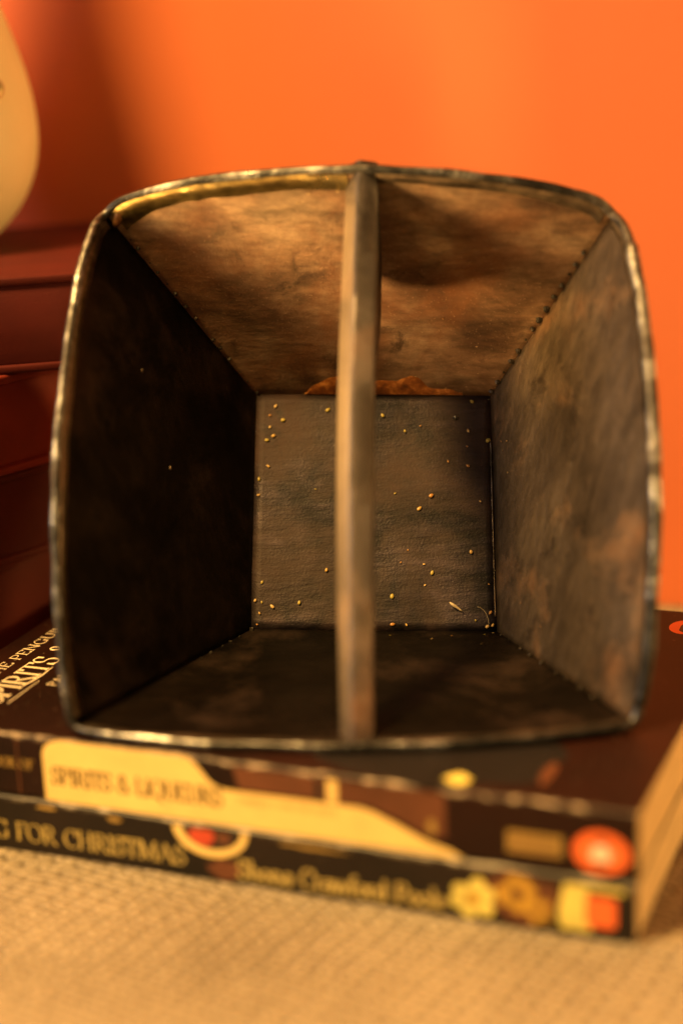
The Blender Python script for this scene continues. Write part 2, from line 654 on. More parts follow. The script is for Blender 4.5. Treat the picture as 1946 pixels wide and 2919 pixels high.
# copper patch at the upper left corner
mcop = metal('copper_patch', (0.25, 0.12, 0.05), (0.45, 0.22, 0.10), (0.62, 0.36, 0.18), (0.2, 0.08, 0.02), 0.7, (0.28, 0.45), 0.85, (1, 1, 1), 23)
m = MB()
c = tr(*(lambda u, w: (u, 2.6, w))(*cross(2, 0.985, 2.6, -0.6)))
m.ellipsoid(c, ((1.5, 0, 0.4), (0, 0.8, 0.3), (0.7, -0.8, 2.4)), 14, 9, 0.1, random.Random(5))
m.build('corner_patch', mcop, MEAS, True, MO)

# teeth of the soldered corner seams
rnd = random.Random(11)


def seam(side, t, v0, v1, n, size, mat):
    for k in range(n):
        v = v0 + (v1 - v0) * (k + rnd.uniform(-0.18, 0.18)) / (n - 1)
        s = size * rnd.uniform(0.45, 1.3)
        u, w = cross(side, t, v, -0.2)
        c = tr(u, v, w)
        ax = (tr(u + s, v, w) - c, tr(u, v + s * rnd.uniform(0.7, 1.0), w) - c, tr(u, v, w + s * rnd.uniform(0.7, 1.2)) - c)
        m = MB()
        m.ellipsoid(c, ax, 7, 5, 0.22, rnd)
        m.build('seam_solder', mat, MEAS, False, MO)


seam(2, 0.008, 12, 52, 14, 0.85, m_sold)
seam(2, 0.992, 8, 52, 15, 0.5, m_sold)
seam(0, 0.992, 14, 51, 9, 0.5, m_sold)
seam(0, 0.008, 36, 52, 6, 0.7, m_sold)

# thin line of solder along the foot of the right wall
m = MB()
pts, rr = [], []
for i in range(40):
    w = -33 + 52 * i / 39
    u = BC[1][0] + (BC[2][0] - BC[1][0]) * (w - BC[1][1]) / (BC[2][1] - BC[1][1]) - 0.25
    pts.append(tr(u, DEP - 0.4, w))
    rr.append(0.22 + 0.16 * mnoise.noise((i * 0.4, 1.1, 2.2)))
m.tube(pts, rr, 6)
m.build('seam_line', m_hemd, MEAS, True, MO)

# rust patch at the foot of the upper wall
nr = NT('orange_rust')
f = nr.noise(320, 5, 0.65)
nr.set(Base_Color=nr.ramp(f, [(0.3, (0.07, 0.024, 0.008)), (0.52, (0.36, 0.115, 0.022)), (0.72, (0.80, 0.34, 0.08))]), Roughness=0.55, Metallic=0.3)
nr.bump(f, 0.6, 0.0005)
m = MB()
rows = []
for i in range(91):
    q = i / 90
    t = 0.12 + 0.67 * q
    hgt = (6.2 * math.sin(math.pi * min(1, q * 1.02)) ** 0.6) * (0.75 + 0.5 * mnoise.noise((q * 7, 0.5, 0.1)) + 0.10 * mnoise.noise((q * 23, 1.5, 0.1)))
    if q < 0.3:
        hgt *= 0.35 + q * 2.1
    r = []
    for k in range(5):
        v = DEP - 0.7 - hgt * k / 4
        u, w = cross(2, t, v, -0.35 + 0.10 * mnoise.noise((q * 30, k * 0.9, 2.0)) + (0.3 if k == 4 else 0))
        r.append(tr(u, v, w))
    rows.append(r)
m.grid(rows)
m.build('rust_patch', nr.m, MEAS, True, MO)

# rivet heads and a pit
for (u, v, w, s) in ((24.3, DEP - 0.3, 25.9, 0.75),):
    m = MB()
    c = tr(u, v, w)
    m.ellipsoid(c, ((s, 0, 0), (0, s * 0.7, 0), (0, 0, s)), 10, 7)
    m.build('rivet', m_rim, MEAS, True, MO)
for (t, v) in ((0.26, 15), (0.46, 25)):
    u, w = cross(3, t, v, -0.1)
    m = MB()
    m.ellipsoid(tr(u, v, w), ((0.35, 0, 0), (0, 0.5, 0), (0, 0, 0.6)), 9, 6, 0.1, rnd)
    m.build('rivet', m_hemd, MEAS, True, MO)

# ------------------------------------------------------------------ seeds clinging inside
ms = []
for i, c in enumerate(((0.50, 0.31, 0.09), (0.42, 0.20, 0.05), (0.56, 0.38, 0.16), (0.40, 0.31, 0.06))):
    ms.append(flat('seed_husk_%s' % 'abcd'[i], c, 0.35, 0.3, 0.0, 900))
SEEDS = [(-28.3, 30.2), (-29.9, 27.4), (-26.0, 25.9), (-12.9, 28.8), (3.1, 26.9), (9.6, 22.1), (29.0, 30.8), (27.9, 21.9), (33.6, 18.9), (22.1, 12.7), (27.8, 11.3), (-30.6, 19.8), (-28.7, 21.1), (-30.0, 11.9), (-32.6, 8.0), (-32.6, 3.2), (6.9, 3.3), (17.3, 2.5), (13.9, -1.3), (28.6, -14.2), (17.6, -20.2), (-12.5, -19.2), (-30.9, -22.7), (-30.8, -28.5), (-20.1, -28.7), (-31.4, -31.7), (6.3, -27.0), (6.5, -35.1), (10.4, -35.2), (34.0, -31.8), (33.1, -35.8), (34.6, -35.4), (-27.8, -29.8), (-32.0, -35.0), (-29.8, 23.8), (-32.7, -28.0), (31.3, 0.7), (33.6, -23.6), (27.6, 17.2), (14.1, 23.6), (8.7, -17.1), (15.6, -23.8), (10.7, -13.5), (29.8, -34.0), (-16.1, 4.8), (15.3, -17.7)]
TINY = {36, 37, 38, 39, 40, 41, 42, 43, 44, 45}
rnd = random.Random(29)


def seed_thing(c, ex, ey, ez, big, where, group):
    m = MB()
    a = rnd.uniform(0, math.pi)
    l = 0.58 * big * rnd.uniform(0.85, 1.2)
    s = l * rnd.uniform(0.6, 0.78)
    e1 = ex * math.cos(a) + ey * math.sin(a)
    e2 = -ex * math.sin(a) + ey * math.cos(a)
    # drop shaped: one end is pointed
    m.ellipsoid((0, 0, 0), (e1 * l, e2 * s, ez * s * 0.45), 10, 7)
    for i, p in enumerate(m.v):
        pv = Vector(p)
        k = pv.dot(e1) / l
        f = 1 - 0.28 * max(0, k)
        q = e1 * pv.dot(e1) + (e2 * pv.dot(e2) + ez * pv.dot(ez)) * f
        m.v[i] = tuple(q)
    o = m.build('seed', rnd.choice(ms), None, True)
    o.location = (c + ez * s * 0.5) * MM
    tag(o, where, 'crumb' if 'crumb' in where else 'seed', group)
    return o


eu = (tr(1, 0, 0) - tr(0, 0, 0)).normalized()
ew = (tr(0, 0, 1) - tr(0, 0, 0)).normalized()
ev = (tr(0, -1, 0) - tr(0, 0, 0)).normalized()
for i, (u, w) in enumerate(SEEDS):
    if i in TINY:
        lab, grp = 'very small pale crumb of seed on the back plate inside the metal measure', 'crumbs on the back plate'
    elif u > 28 and w < -30:
        lab, grp = 'golden seed caught in the lower right corner of the back plate', 'seeds in the lower right corner'
    elif u < -5 and w < -20:
        lab, grp = 'golden seed near the lower left corner of the back plate', 'seeds at the lower left of the back plate'
    elif u < -5:
        lab, grp = 'golden seed on the upper part of the back plate, left of the handle bar', 'seeds left of the handle bar'
    elif w > 0:
        lab, grp = 'golden seed on the upper half of the back plate, right of the handle bar', 'seeds right of the handle bar, above'
    else:
        lab, grp = 'golden seed on the lower half of the back plate, right of the handle bar', 'seeds right of the handle bar, below'
    seed_thing(tr(u, DEP - 0.3, w), eu, ew, ev, rnd.uniform(0.4, 0.65) if i in TINY else rnd.uniform(0.6, 1.3), lab, grp)
for (t, v) in ((0.2, 50.5), (0.12, 50), (0.33, 47), (0.1, 46), (0.06, 49), (0.24, 49), (0.585, -4), (0.53, -4.5), (0.61, -1.5), (0.15, 38), (0.28, 30)):
    u, w = cross(2, t, v, -0.4)
    c = tr(u, v, w)
    zz = (tr(u, v, w - 1) - c).normalized()
    seed_thing(c, eu, (tr(u, v - 1, w) - c).normalized(), zz, 0.6, 'tiny golden seed stuck to the upper wall inside the metal measure', 'seeds on the upper wall')
for (t, v) in ((0.72, 47), (0.8, 49), (0.93, 50), (0.97, 51), (0.57, 49), (0.88, 44), (0.40, 47)):
    u, w = cross(0, t, v, -0.4)
    c = tr(u, v, w)
    seed_thing(c, eu, (tr(u, v - 1, w) - c).normalized(), (tr(u, v, w + 1) - c).normalized(), 0.65, 'tiny golden seed lying on the lower wall inside the metal measure', 'seeds on the lower wall')
for (t, v) in ((0.62, 46), (0.74, 46), (0.72, 48), (0.76, 48.5), (0.15, 42), (0.1, 34)):
    u, w = cross(1, t, v, -0.4)
    c = tr(u, v, w)
    seed_thing(c, (tr(u, v, w + 1) - c).normalized(), (tr(u, v - 1, w) - c).normalized(), (tr(u - 1, v, w) - c).normalized(), 0.5, 'tiny pale seed stuck to the right wall inside the metal measure', 'seeds on the right wall')

# a husk and a hair
m = MB()
a0, a1 = tr(22.6, DEP - 0.9, -28.9), tr(26.2, DEP - 0.8, -31.6)
m.tube([a0.lerp(a1, k / 6) + Vector((0, -0.15 * math.sin(k), 0)) for k in range(7)], [0.15, 0.4, 0.5, 0.45, 0.35, 0.25, 0.1], 7)
tag(m.build('husk', flat('husk_straw', (0.5, 0.4, 0.26), 0.5, 0.4, 0, 600), None, True, tuple(a0)), 'pale splinter of husk at the lower right of the back plate', 'husk')
m = MB()
hp = [tr(33.5 - 3.4 * (1 - math.cos(k / 9 * 1.5)) , DEP - 1.0 - 0.1 * k, -35.4 + 5.0 * math.sin(k / 9 * 1.5)) for k in range(10)]
m.tube(hp, 0.06, 5)
tag(m.build('fibre', flat('fibre_thread', (0.55, 0.45, 0.3), 0.5), None, True, tuple(hp[0])), 'thin curved fibre in the lower right corner inside the measure', 'fibre')


# ------------------------------------------------------------------ lettering: a small stroke serif
def arc(cx, cy, rx_, ry_, a0, a1, n=12):
    return [(cx + rx_ * math.cos(R(a0 + (a1 - a0) * i / n)), cy + ry_ * math.sin(R(a0 + (a1 - a0) * i / n))) for i in range(n + 1)]


def sv(x, y):          # serif
    return [(x - 0.10, y), (x + 0.10, y)]


GL = {
    'A': (0.78, [[(0.06, 0), (0.37, 1)], [(0.37, 1), (0.70, 0)], [(0.18, 0.36), (0.57, 0.36)], sv(0.06, 0), sv(0.70, 0)]),
    'B': (0.66, [[(0.14, 0), (0.14, 1)], [(0.14, 1), (0.32, 1)] + arc(0.32, 0.76, 0.2, 0.24, 90, -90) + [(0.14, 0.52)], [(0.32, 0.52)] + arc(0.34, 0.26, 0.24, 0.26, 90, -90) + [(0.14, 0)]]),
    'C': (0.74, [arc(0.42, 0.5, 0.34, 0.5, 48, 312, 18), [(0.66, 0.98), (0.66, 0.72)]]),
    'D': (0.8, [[(0.14, 0), (0.14, 1)], [(0.14, 1), (0.30, 1)] + arc(0.30, 0.5, 0.40, 0.5, 90, -90, 14) + [(0.14, 0)]]),
    'E': (0.62, [[(0.14, 0), (0.14, 1)], [(0.05, 1), (0.54, 1)], [(0.14, 0.52), (0.44, 0.52)], [(0.05, 0), (0.56, 0)], [(0.54, 1), (0.54, 0.84)], [(0.56, 0), (0.56, 0.18)]]),
    'F': (0.58, [[(0.14, 0), (0.14, 1)], [(0.05, 1), (0.52, 1)], [(0.14, 0.52), (0.42, 0.52)], sv(0.14, 0), [(0.52, 1), (0.52, 0.82)]]),
    'G': (0.8, [arc(0.42, 0.5, 0.34, 0.5, 48, 300, 18), [(0.66, 0.06), (0.66, 0.42)], sv(0.66, 0.42), [(0.64, 0.98), (0.64, 0.75)]]),
    'H': (0.82, [[(0.14, 0), (0.14, 1)], [(0.66, 0), (0.66, 1)], [(0.14, 0.52), (0.66, 0.52)], sv(0.14, 0), sv(0.14, 1), sv(0.66, 0), sv(0.66, 1)]),
    'I': (0.32, [[(0.16, 0), (0.16, 1)], sv(0.16, 0), sv(0.16, 1)]),
    'K': (0.74, [[(0.14, 0), (0.14, 1)], [(0.14, 0.45), (0.58, 1)], [(0.28, 0.62), (0.64, 0)], sv(0.14, 0), sv(0.14, 1), sv(0.64, 0), sv(0.58, 1)]),
    'L': (0.6, [[(0.14, 0), (0.14, 1)], sv(0.14, 1), [(0.05, 0), (0.54, 0)], [(0.54, 0), (0.54, 0.2)]]),
    'M': (0.98, [[(0.12, 0), (0.16, 1)], [(0.16, 1), (0.48, 0.05)], [(0.48, 0.05), (0.80, 1)], [(0.80, 1), (0.84, 0)], sv(0.12, 0), sv(0.84, 0), sv(0.12, 1), sv(0.84, 1)]),
    'N': (0.82, [[(0.13, 0), (0.13, 1)], [(0.13, 1), (0.67, 0)], [(0.67, 0), (0.67, 1)], sv(0.13, 0), sv(0.67, 1), sv(0.10, 1)]),
    'O': (0.84, [arc(0.42, 0.5, 0.36, 0.5, 0, 360, 22)]),
    'P': (0.62, [[(0.14, 0), (0.14, 1)], [(0.08, 1), (0.32, 1)] + arc(0.32, 0.74, 0.23, 0.26, 90, -90) + [(0.14, 0.48)], sv(0.14, 0)]),
    'Q': (0.84, [arc(0.42, 0.5, 0.36, 0.5, 0, 360, 22), [(0.40, 0.1), (0.62, -0.18), (0.84, -0.2)]]),
    'R': (0.72, [[(0.14, 0), (0.14, 1)], [(0.08, 1), (0.32, 1)] + arc(0.32, 0.75, 0.22, 0.25, 90, -90) + [(0.14, 0.5)], [(0.32, 0.5), (0.66, 0)], sv(0.14, 0), sv(0.66, 0)]),
    'S': (0.58, [arc(0.29, 0.75, 0.2, 0.25, 25, 245, 12) + arc(0.29, 0.26, 0.23, 0.26, 70, -155, 13), [(0.47, 0.98), (0.47, 0.76)], [(0.08, 0.02), (0.08, 0.26)]]),
    'T': (0.66, [[(0.33, 0), (0.33, 1)], [(0.03, 1), (0.63, 1)], [(0.03, 1), (0.03, 0.82)], [(0.63, 1), (0.63, 0.82)], sv(0.33, 0)]),
    'U': (0.8, [[(0.14, 1), (0.14, 0.3)] + arc(0.40, 0.3, 0.26, 0.3, 180, 360, 12) + [(0.66, 1)], sv(0.14, 1), sv(0.66, 1)]),
    'V': (0.74, [[(0.06, 1), (0.38, 0)], [(0.38, 0), (0.68, 1)], sv(0.06, 1), sv(0.68, 1)]),
    'Y': (0.72, [[(0.06, 1), (0.36, 0.48)], [(0.36, 0.48), (0.66, 1)], [(0.36, 0), (0.36, 0.48)], sv(0.36, 0), sv(0.06, 1), sv(0.66, 1)]),
    '&': (0.8, [[(0.72, 0.55), (0.5, 0.1)] + arc(0.32, 0.24, 0.24, 0.24, -40, -230, 10) + [(0.42, 0.66)] + arc(0.34, 0.82, 0.13, 0.18, -30, 210, 10) + [(0.3, 0.55), (0.72, 0.0)]]),
    'a': (0.52, [arc(0.24, 0.2, 0.17, 0.2, 0, 360, 14), [(0.42, 0.55), (0.42, 0.0), (0.5, 0.0)], arc(0.26, 0.42, 0.16, 0.2, 0, 150, 8)]),
    'd': (0.56, [arc(0.25, 0.29, 0.18, 0.29, 0, 360, 14), [(0.43, 1.0), (0.43, 0.0), (0.52, 0.0)]]),
    'e': (0.5, [[(0.08, 0.32), (0.43, 0.36)] + arc(0.26, 0.3, 0.18, 0.3, 10, 320, 14)]),
    'f': (0.36, [[(0.15, 0), (0.15, 0.75)] + arc(0.28, 0.78, 0.13, 0.22, 180, 50, 8), [(0.03, 0.58), (0.32, 0.58)], sv(0.15, 0)]),
    'h': (0.58, [[(0.12, 0), (0.12, 1)], arc(0.29, 0.38, 0.17, 0.22, 180, 0, 10) + [(0.46, 0)], sv(0.12, 0), sv(0.46, 0)]),
    'l': (0.26, [[(0.13, 0), (0.13, 1)], sv(0.13, 0)]),
    'n': (0.58, [[(0.12, 0), (0.12, 0.6)], arc(0.29, 0.38, 0.17, 0.22, 180, 0, 10) + [(0.46, 0)], sv(0.12, 0), sv(0.46, 0)]),
    'o': (0.54, [arc(0.27, 0.3, 0.2, 0.3, 0, 360, 16)]),
    'r': (0.4, [[(0.12, 0), (0.12, 0.6)], arc(0.28, 0.4, 0.15, 0.2, 170, 50, 6), sv(0.12, 0)]),
    'w': (0.78, [[(0.04, 0.6), (0.22, 0)], [(0.22, 0), (0.38, 0.6)], [(0.38, 0.6), (0.56, 0)], [(0.56, 0), (0.72, 0.6)]]),
    ' ': (0.36, []),
}


def lettering(text, h, length, place, thick=0.15, thin=0.055, name='lettering', mat=None, parent=None, lift=0.03):
    """text of cap height h fitted to length; place(x, y, lift) gives the local 3-D point"""
    tot = sum(GL[c][0] for c in text)
    sx = length / (tot * h)
    m = MB()
    x = 0.0
    n = 0
    for ch in text:
        wd, strokes = GL[ch]
        for st in strokes:
            for (ax, ay), (bx, by) in zip(st[:-1], st[1:]):
                dx, dy = (bx - ax) * sx, by - ay
                l = math.hypot(dx, dy)
                if l < 1e-6:
                    continue
                ang = abs(dy) / l
                k = thin + (thick - thin) * (ang ** 1.5)
                if dy * dx > 0 and 0.2 < abs(dx) / l < 0.95:
                    k = thin + (thick - thin) * 0.25       # up-strokes are thin
                tx, ty = dx / l, dy / l
                nx, ny = -ty * k / 2, tx * k / 2
                ex_ = k * 0.2
                z = lift + 0.004 * (n % 9)
                n += 1
                A = (x * sx + ax * sx - tx * ex_, ay - ty * ex_)
                B = (x * sx + bx * sx + tx * ex_, by + ty * ex_)
                q = [(A[0] + nx, A[1] + ny), (A[0] - nx, A[1] - ny), (B[0] - nx, B[1] - ny), (B[0] + nx, B[1] + ny)]
                m.poly([place(a * h, b * h, z) for a, b in q])
        x += wd
    return m.build(name, mat, parent)


# ------------------------------------------------------------------ books
def paper_edge(name, col=(0.86, 0.64, 0.34)):
    n = NT(name)
    f = n.noise(1.0, 3, 0.7, n.map(scale=(60, 60, 4200)))
    g = n.noise(60, 3, 0.6)
    c = n.mix(1.0, col, n.ramp(f, [(0.3, 0.62), (0.7, 1.05)]), 'MULTIPLY')
    c = n.mix(0.6, c, n.ramp(g, [(0.3, 0.75), (0.7, 1.0)]), 'MULTIPLY')
    n.set(Base_Color=c, Roughness=0.9)
    n.bump(f, 0.5, 0.0003)
    return n.m


def cover_mat(name, c0, c1, wear, L, Wd, T, rough=0.35):
    n = NT(name)
    n.set(Specular_IOR_Level=0.35)
    big = n.noise(22, 4, 0.55)
    c = n.ramp(big, [(0.35, c0), (0.68, c1)])
    sep = n.node('ShaderNodeSeparateXYZ')
    n.link(n.co, sep.inputs[0])
    # rubbed edges: only where the sheet bends at the spine
    zt = n.math('SUBTRACT', 1.0, n.math('MULTIPLY', n.math('ABSOLUTE', n.math('SUBTRACT', sep.outputs['Z'], (T - 0.5) * MM)), 1 / (0.9 * MM)), True)
    yt = n.math('SUBTRACT', 1.0, n.math('MULTIPLY', n.math('ABSOLUTE', n.math('SUBTRACT', sep.outputs['Y'], (-Wd / 2 + 0.3) * MM)), 1 / (1.0 * MM)), True)
    edge = n.math('MULTIPLY', zt, yt)
    nz = n.ramp(n.noise(1.0, 4, 0.7, n.map(scale=(170, 500, 500))), [(0.49, 0), (0.64, 1)])
    fac = n.math('MULTIPLY', n.math('POWER', edge, 0.5), nz)
    c = n.mix(fac, c, wear)
    spk = n.ramp(n.noise(900, 2, 0.5), [(0.70, 0), (0.78, 1)])
    c = n.mix(n.math('MULTIPLY', spk, 0.25), c, wear)
    n.set(Base_Color=c, Roughness=rough, IOR=1.45)
    n.bump(n.noise(160, 4, 0.6), 0.12, 0.0004)
    return n.m


def softbook(name, loc, rz, L, Wd, T, cmat, pmat, label):
    """paperback: origin under its middle, spine at -y, head at -x"""
    b = empty(name, loc, rz)
    tag(b, label, 'paperback book', 'paperbacks under the metal measure')
    m = MB()
    t = 0.45
    r = 1.0
    def ring(off):
        pts = [(Wd / 2, off)]
        y0 = -Wd / 2 + off
        for a in range(0, 91, 30):
            pts.append((y0 + (r) * (1 - math.sin(R(a))), off + r * (1 - math.cos(R(a)))))
        for a in range(0, 91, 30):
            pts.append((y0 + r * (1 - math.cos(R(a))), T - off - r * (1 - math.sin(R(a)))))
        pts.append((Wd / 2, T - off))
        return pts
    outer, inner = ring(0), ring(t)
    loop = outer + inner[::-1]
    N = 24
    rows = []
    for i in range(N + 1):
        s = -L / 2 + L * i / N
        rows.append([(s, y + 0.10 * mnoise.noise((i * 0.7, k * 0.01, 2.2)), z) for k, (y, z) in enumerate(loop)])
    bb = m.grid(rows, close=True)
    k = len(loop)
    no = len(outer)
    for base in (bb, bb + N * k):
        for i in range(no - 1):
            m.f.append((base + i, base + i + 1, base + k - 2 - i, base + k - 1 - i))
    o = m.build('cover', cmat, b, False)
    m = MB()
    # leaves: slightly wavy at head and tail
    rows = []
    for j in range(9):
        z = t + 0.02 + (T - 2 * t - 0.04) * j / 8
        d = 0.25 + 0.2 * mnoise.noise((j * 0.9, L * 0.01, 0.5))
        x0, x1, y0, y1 = -L / 2 + d, L / 2 - d, -Wd / 2 + t + 0.05, Wd / 2 - 0.4 - 0.3 * mnoise.noise((j * 1.1, 4, 0.5))
        rows.append([(x0, y0, z), (x1, y0, z), (x1, y1, z), (x0, y1, z)])
    bb = m.grid(rows, close=True)
    m.f.append((bb, bb + 1, bb + 2, bb + 3))
    m.f.append(tuple(bb + 32 + i for i in range(4)))
    m.build('page_block', pmat, b, False)
    return b


L1, W1, T1, T2 = 195.6, 133.1, 17.2, 15.4
TOP = -1.3                                   # height of the upper cover
BYAW = -0.38151
exv = Vector((math.cos(BYAW), math.sin(BYAW), 0))
eyv = Vector((-math.sin(BYAW), math.cos(BYAW), 0))
A1 = Vector((63.11, 364.49, 0))
ctr = A1 - exv * (L1 / 2) + eyv * (W1 / 2)
pap = paper_edge('yellowed_paper')
pap2 = paper_edge('cream_paper', (0.88, 0.68, 0.38))
c1 = cover_mat('brown_cover', (0.006, 0.0018, 0.0012), (0.020, 0.0040, 0.0017), (0.55, 0.42, 0.28), L1, W1, T1, 0.48)
c2 = cover_mat('black_cover', (0.010, 0.008, 0.007), (0.022, 0.014, 0.011), (0.5, 0.42, 0.3), L1, W1, T2, 0.38)
B1 = softbook('paperback_book', (ctr.x, ctr.y, TOP - T1), BYAW, L1, W1, T1, c1, pap,
              'dark brown paperback directly under the metal measure, cream bottle shape on its spine')
B2 = softbook('paperback_book', (ctr.x - 0.4, ctr.y - 0.3, TOP - T1 - 0.15 - T2), BYAW, L1 + 0.3, W1 + 0.5, T2, c2, pap2,
              'black paperback at the bottom of the pile with gold lettering on its spine')


def onspine(book):
    Wd = W1 if book == 1 else W1 + 0.5
    def pl(s0, z0, zoff=0.0):
        # s from the head, z measured from the upper cover of the pile
        def f(x, y, lift):
            zz = (z0 + y) + (T1 if book == 1 else T1 + 0.15 + T2) + zoff
            return (s0 + x - L1 / 2, -Wd / 2 - 0.12 - lift, zz)
        return f
    return pl


sp1, sp2 = onspine(1), onspine(2)


def printed(name, pts, book, mat, parent, lift=0.02):
    pl = sp1(0, 0) if book == 1 else sp2(0, 0)
    m = MB()
    m.prism([pl(x, y, lift - 0.05) for x, y in pts], [pl(x, y, lift) for x, y in pts])
    return m.build(name, mat, parent)


def blob(cx, cy, rx_, ry_, n=28, jag=0.0, sd=0.0, a0=0, a1=360):
    out = []
    for i in range(n):
        a = R(a0 + (a1 - a0) * i / n)
        k = 1 + jag * mnoise.noise((math.cos(a) * 2 + sd, math.sin(a) * 2, sd))
        out.append((cx + rx_ * k * math.cos(a), cy + ry_ * k * math.sin(a)))
    return out


cream = flat('cream_print', (0.92, 0.66, 0.22), 0.45, 0.10)
foil = flat('gold_foil_print', (0.11, 0.075, 0.025), 0.35, 0.3, 0.35, 60)
foil2 = flat('dull_gold_print', (0.42, 0.27, 0.07), 0.45, 0.25, 0.1, 90)
white_p = flat('pale_print', (0.85, 0.74, 0.55), 0.45, 0.08)
gold_t = flat('gold_lettering_print', (0.56, 0.43, 0.14), 0.45, 0.25, 0.1, 90)
orange = flat('orange_print', (0.92, 0.17, 0.04), 0.45, 0.08)
dark_p = flat('black_print', (0.012, 0.010, 0.010), 0.4, 0.2)
brown_p = flat('brown_print', (0.13, 0.045, 0.02), 0.4, 0.35, 0, 50)
lime_p = flat('pale_yellow_print', (0.78, 0.66, 0.16), 0.45, 0.25, 0, 150)
gold_p = flat('yellow_ochre_print', (0.52, 0.30, 0.04), 0.45, 0.4, 0, 200)
red_p = flat('red_print', (0.55, 0.07, 0.03), 0.45, 0.2)

# --- upper spine
panel = [(43.6, -17.1), (43.6, -4.4), (44.2, -2.5), (45.8, -1.1), (48.6, -0.2), (84.5, -0.2), (87.0, -2.2), (90.2, -6.0), (92.6, -7.3), (97.0, -7.6), (129.0, -7.5), (132.5, -8.2), (138.0, -10.4), (146.0, -14.0), (151.5, -15.4), (154.8, -17.1)]
printed('spine_panel', panel, 1, cream, B1, 0.02)
printed('spine_band', [(96.5, -1.1), (150.5, -1.1), (150.5, -12.4), (146.0, -12.6), (138.2, -9.2), (131.0, -6.9), (98.0, -6.9)], 1, brown_p, B1, 0.015)
printed('neck_label', [(121.0, -1.3), (123.6, -1.3), (123.6, -7.2), (121.0, -7.2)], 1, cream, B1, 0.03)
printed('neck_label', [(118.0, -1.8), (119.6, -1.8), (119.6, -7.2), (118.0, -7.2)], 1, dark_p, B1, 0.03)
printed('spine_rule', [(36.0, -1.2), (36.4, -1.2), (36.4, -16.6), (36.0, -16.6)], 1, brown_p, B1, 0.02)
lettering('THE PENGUIN BOOK OF', 2.6, 35.5, sp1(5.2, -9.3), 0.17, 0.07, 'spine_text', foil2, B1, 0.03)
lettering('SPIRITS & LIQUEURS', 4.7, 47.5, sp1(45.8, -12.3), 0.17, 0.06, 'spine_text', foil, B1, 0.03)
lettering('PAMELA VANDYKE PRICE', 1.5, 26.0, sp1(97.5, -10.6), 0.16, 0.07, 'spine_text', foil2, B1, 0.03)
printed('spine_nub', blob(147.0, -10.0, 1.1, 1.9, 16, 0.3, 1.0), 1, foil2, B1, 0.03)
printed('imprint_block', [(165.2, -8.2), (178.2, -8.2), (178.2, -13.4), (165.2, -13.4)], 1, foil2, B1, 0.03)
m = MB()
pl = sp1(0, 0)
rr = random.Random(8)
for row in range(2):
    x = 166.0
    while x < 177.0:
        wv = rr.uniform(0.5, 1.1)
        z = -9.1 - row * 2.3
        q = [(x, z), (x + wv * 0.6, z), (x + wv * 0.6, z - 1.5), (x, z - 1.5)]
        m.poly([pl(a, b, 0.06) for a, b in q])
        x += wv + 0.25
m.build('imprint_marks', brown_p, B1)


def emblem(book, cx, cy, rx_, ry_, parent):
    o = printed('emblem', blob(cx, cy, rx_, ry_, 40), book, orange, parent, 0.04)
    pl = sp1(0, 0) if book == 1 else sp2(0, 0)
    h = ry_ * 0.72
    # upright bird: dark back, pale front
    def bird(dx, k):
        return [(cx + dx + x * h * k, cy + y * h) for x, y in ((-0.10, 1.0), (0.14, 0.98), (0.30, 0.78), (0.22, 0.62), (0.40, 0.2), (0.42, -0.3), (0.30, -0.82), (0.42, -0.98), (-0.32, -0.98), (-0.34, -0.6), (-0.40, -0.1), (-0.28, 0.4), (-0.30, 0.7))]
    for nm, pts, mt, lf in (('emblem_bird', bird(0, 1.35), brown_p, 0.07), ('emblem_breast', [(cx + (x - cx) * 1.1 - 0.2, cy - 0.05 * h + (y - cy) * 0.55) for x, y in bird(0, 1.5)], white_p, 0.10)):
        m = MB()
        m.poly([pl(x, y, lf) for x, y in pts])
        m.build(nm, mt, o)
    return o


emblem(1, 187.2, -10.7, 6.6, 5.2, B1)

# --- lower spine
sp_t = T1 + 0.15
lettering('COOKING FOR CHRISTMAS', 4.9, 79.0, sp2(3.8, -29.3), 0.16, 0.06, 'spine_text', gold_t, B2, 0.03)
lettering('Shona Crawford Poole', 5.0, 54.0, sp2(96.8, -30.6), 0.19, 0.08, 'spine_text', gold_t, B2, 0.03)
TOPB = -T1 - 1.3


def half(cx, rx_, ry_):
    return [(cx + rx_ * math.cos(R(a)), TOPB + ry_ * math.sin(R(a))) for a in range(180, 361, 9)]


printed('plate_print', half(90.0, 10.2, 7.6), 2, cream, B2, 0.02)
printed('plate_filling', half(90.3, 8.0, 5.4), 2, dark_p, B2, 0.04)
printed('berry_print', [p for p in blob(87.6, -20.4, 3.6, 2.9, 24, 0.25, 2.0) if p[1] < TOPB], 2, red_p, B2, 0.06)
printed('berry_print', blob(93.6, -20.6, 2.0, 1.6, 18, 0.3, 4.0), 2, brown_p, B2, 0.06)
printed('ribbon_print', blob(93.5, -29.2, 4.6, 2.6, 22, 0.4, 5.0), 2, brown_p, B2, 0.02)
printed('ornament_print', blob(63.5, -19.6, 2.1, 0.8, 12, 0.5, 7.0), 2, foil2, B2, 0.02)
printed('ornament_print', blob(44.0, -19.2, 3.0, 0.5, 12, 0.5, 8.0), 2, foil2, B2, 0.02)
printed('ornament_print', blob(118.0, -19.6, 9.0, 0.5, 16, 0.5, 9.0), 2, foil2, B2, 0.02)


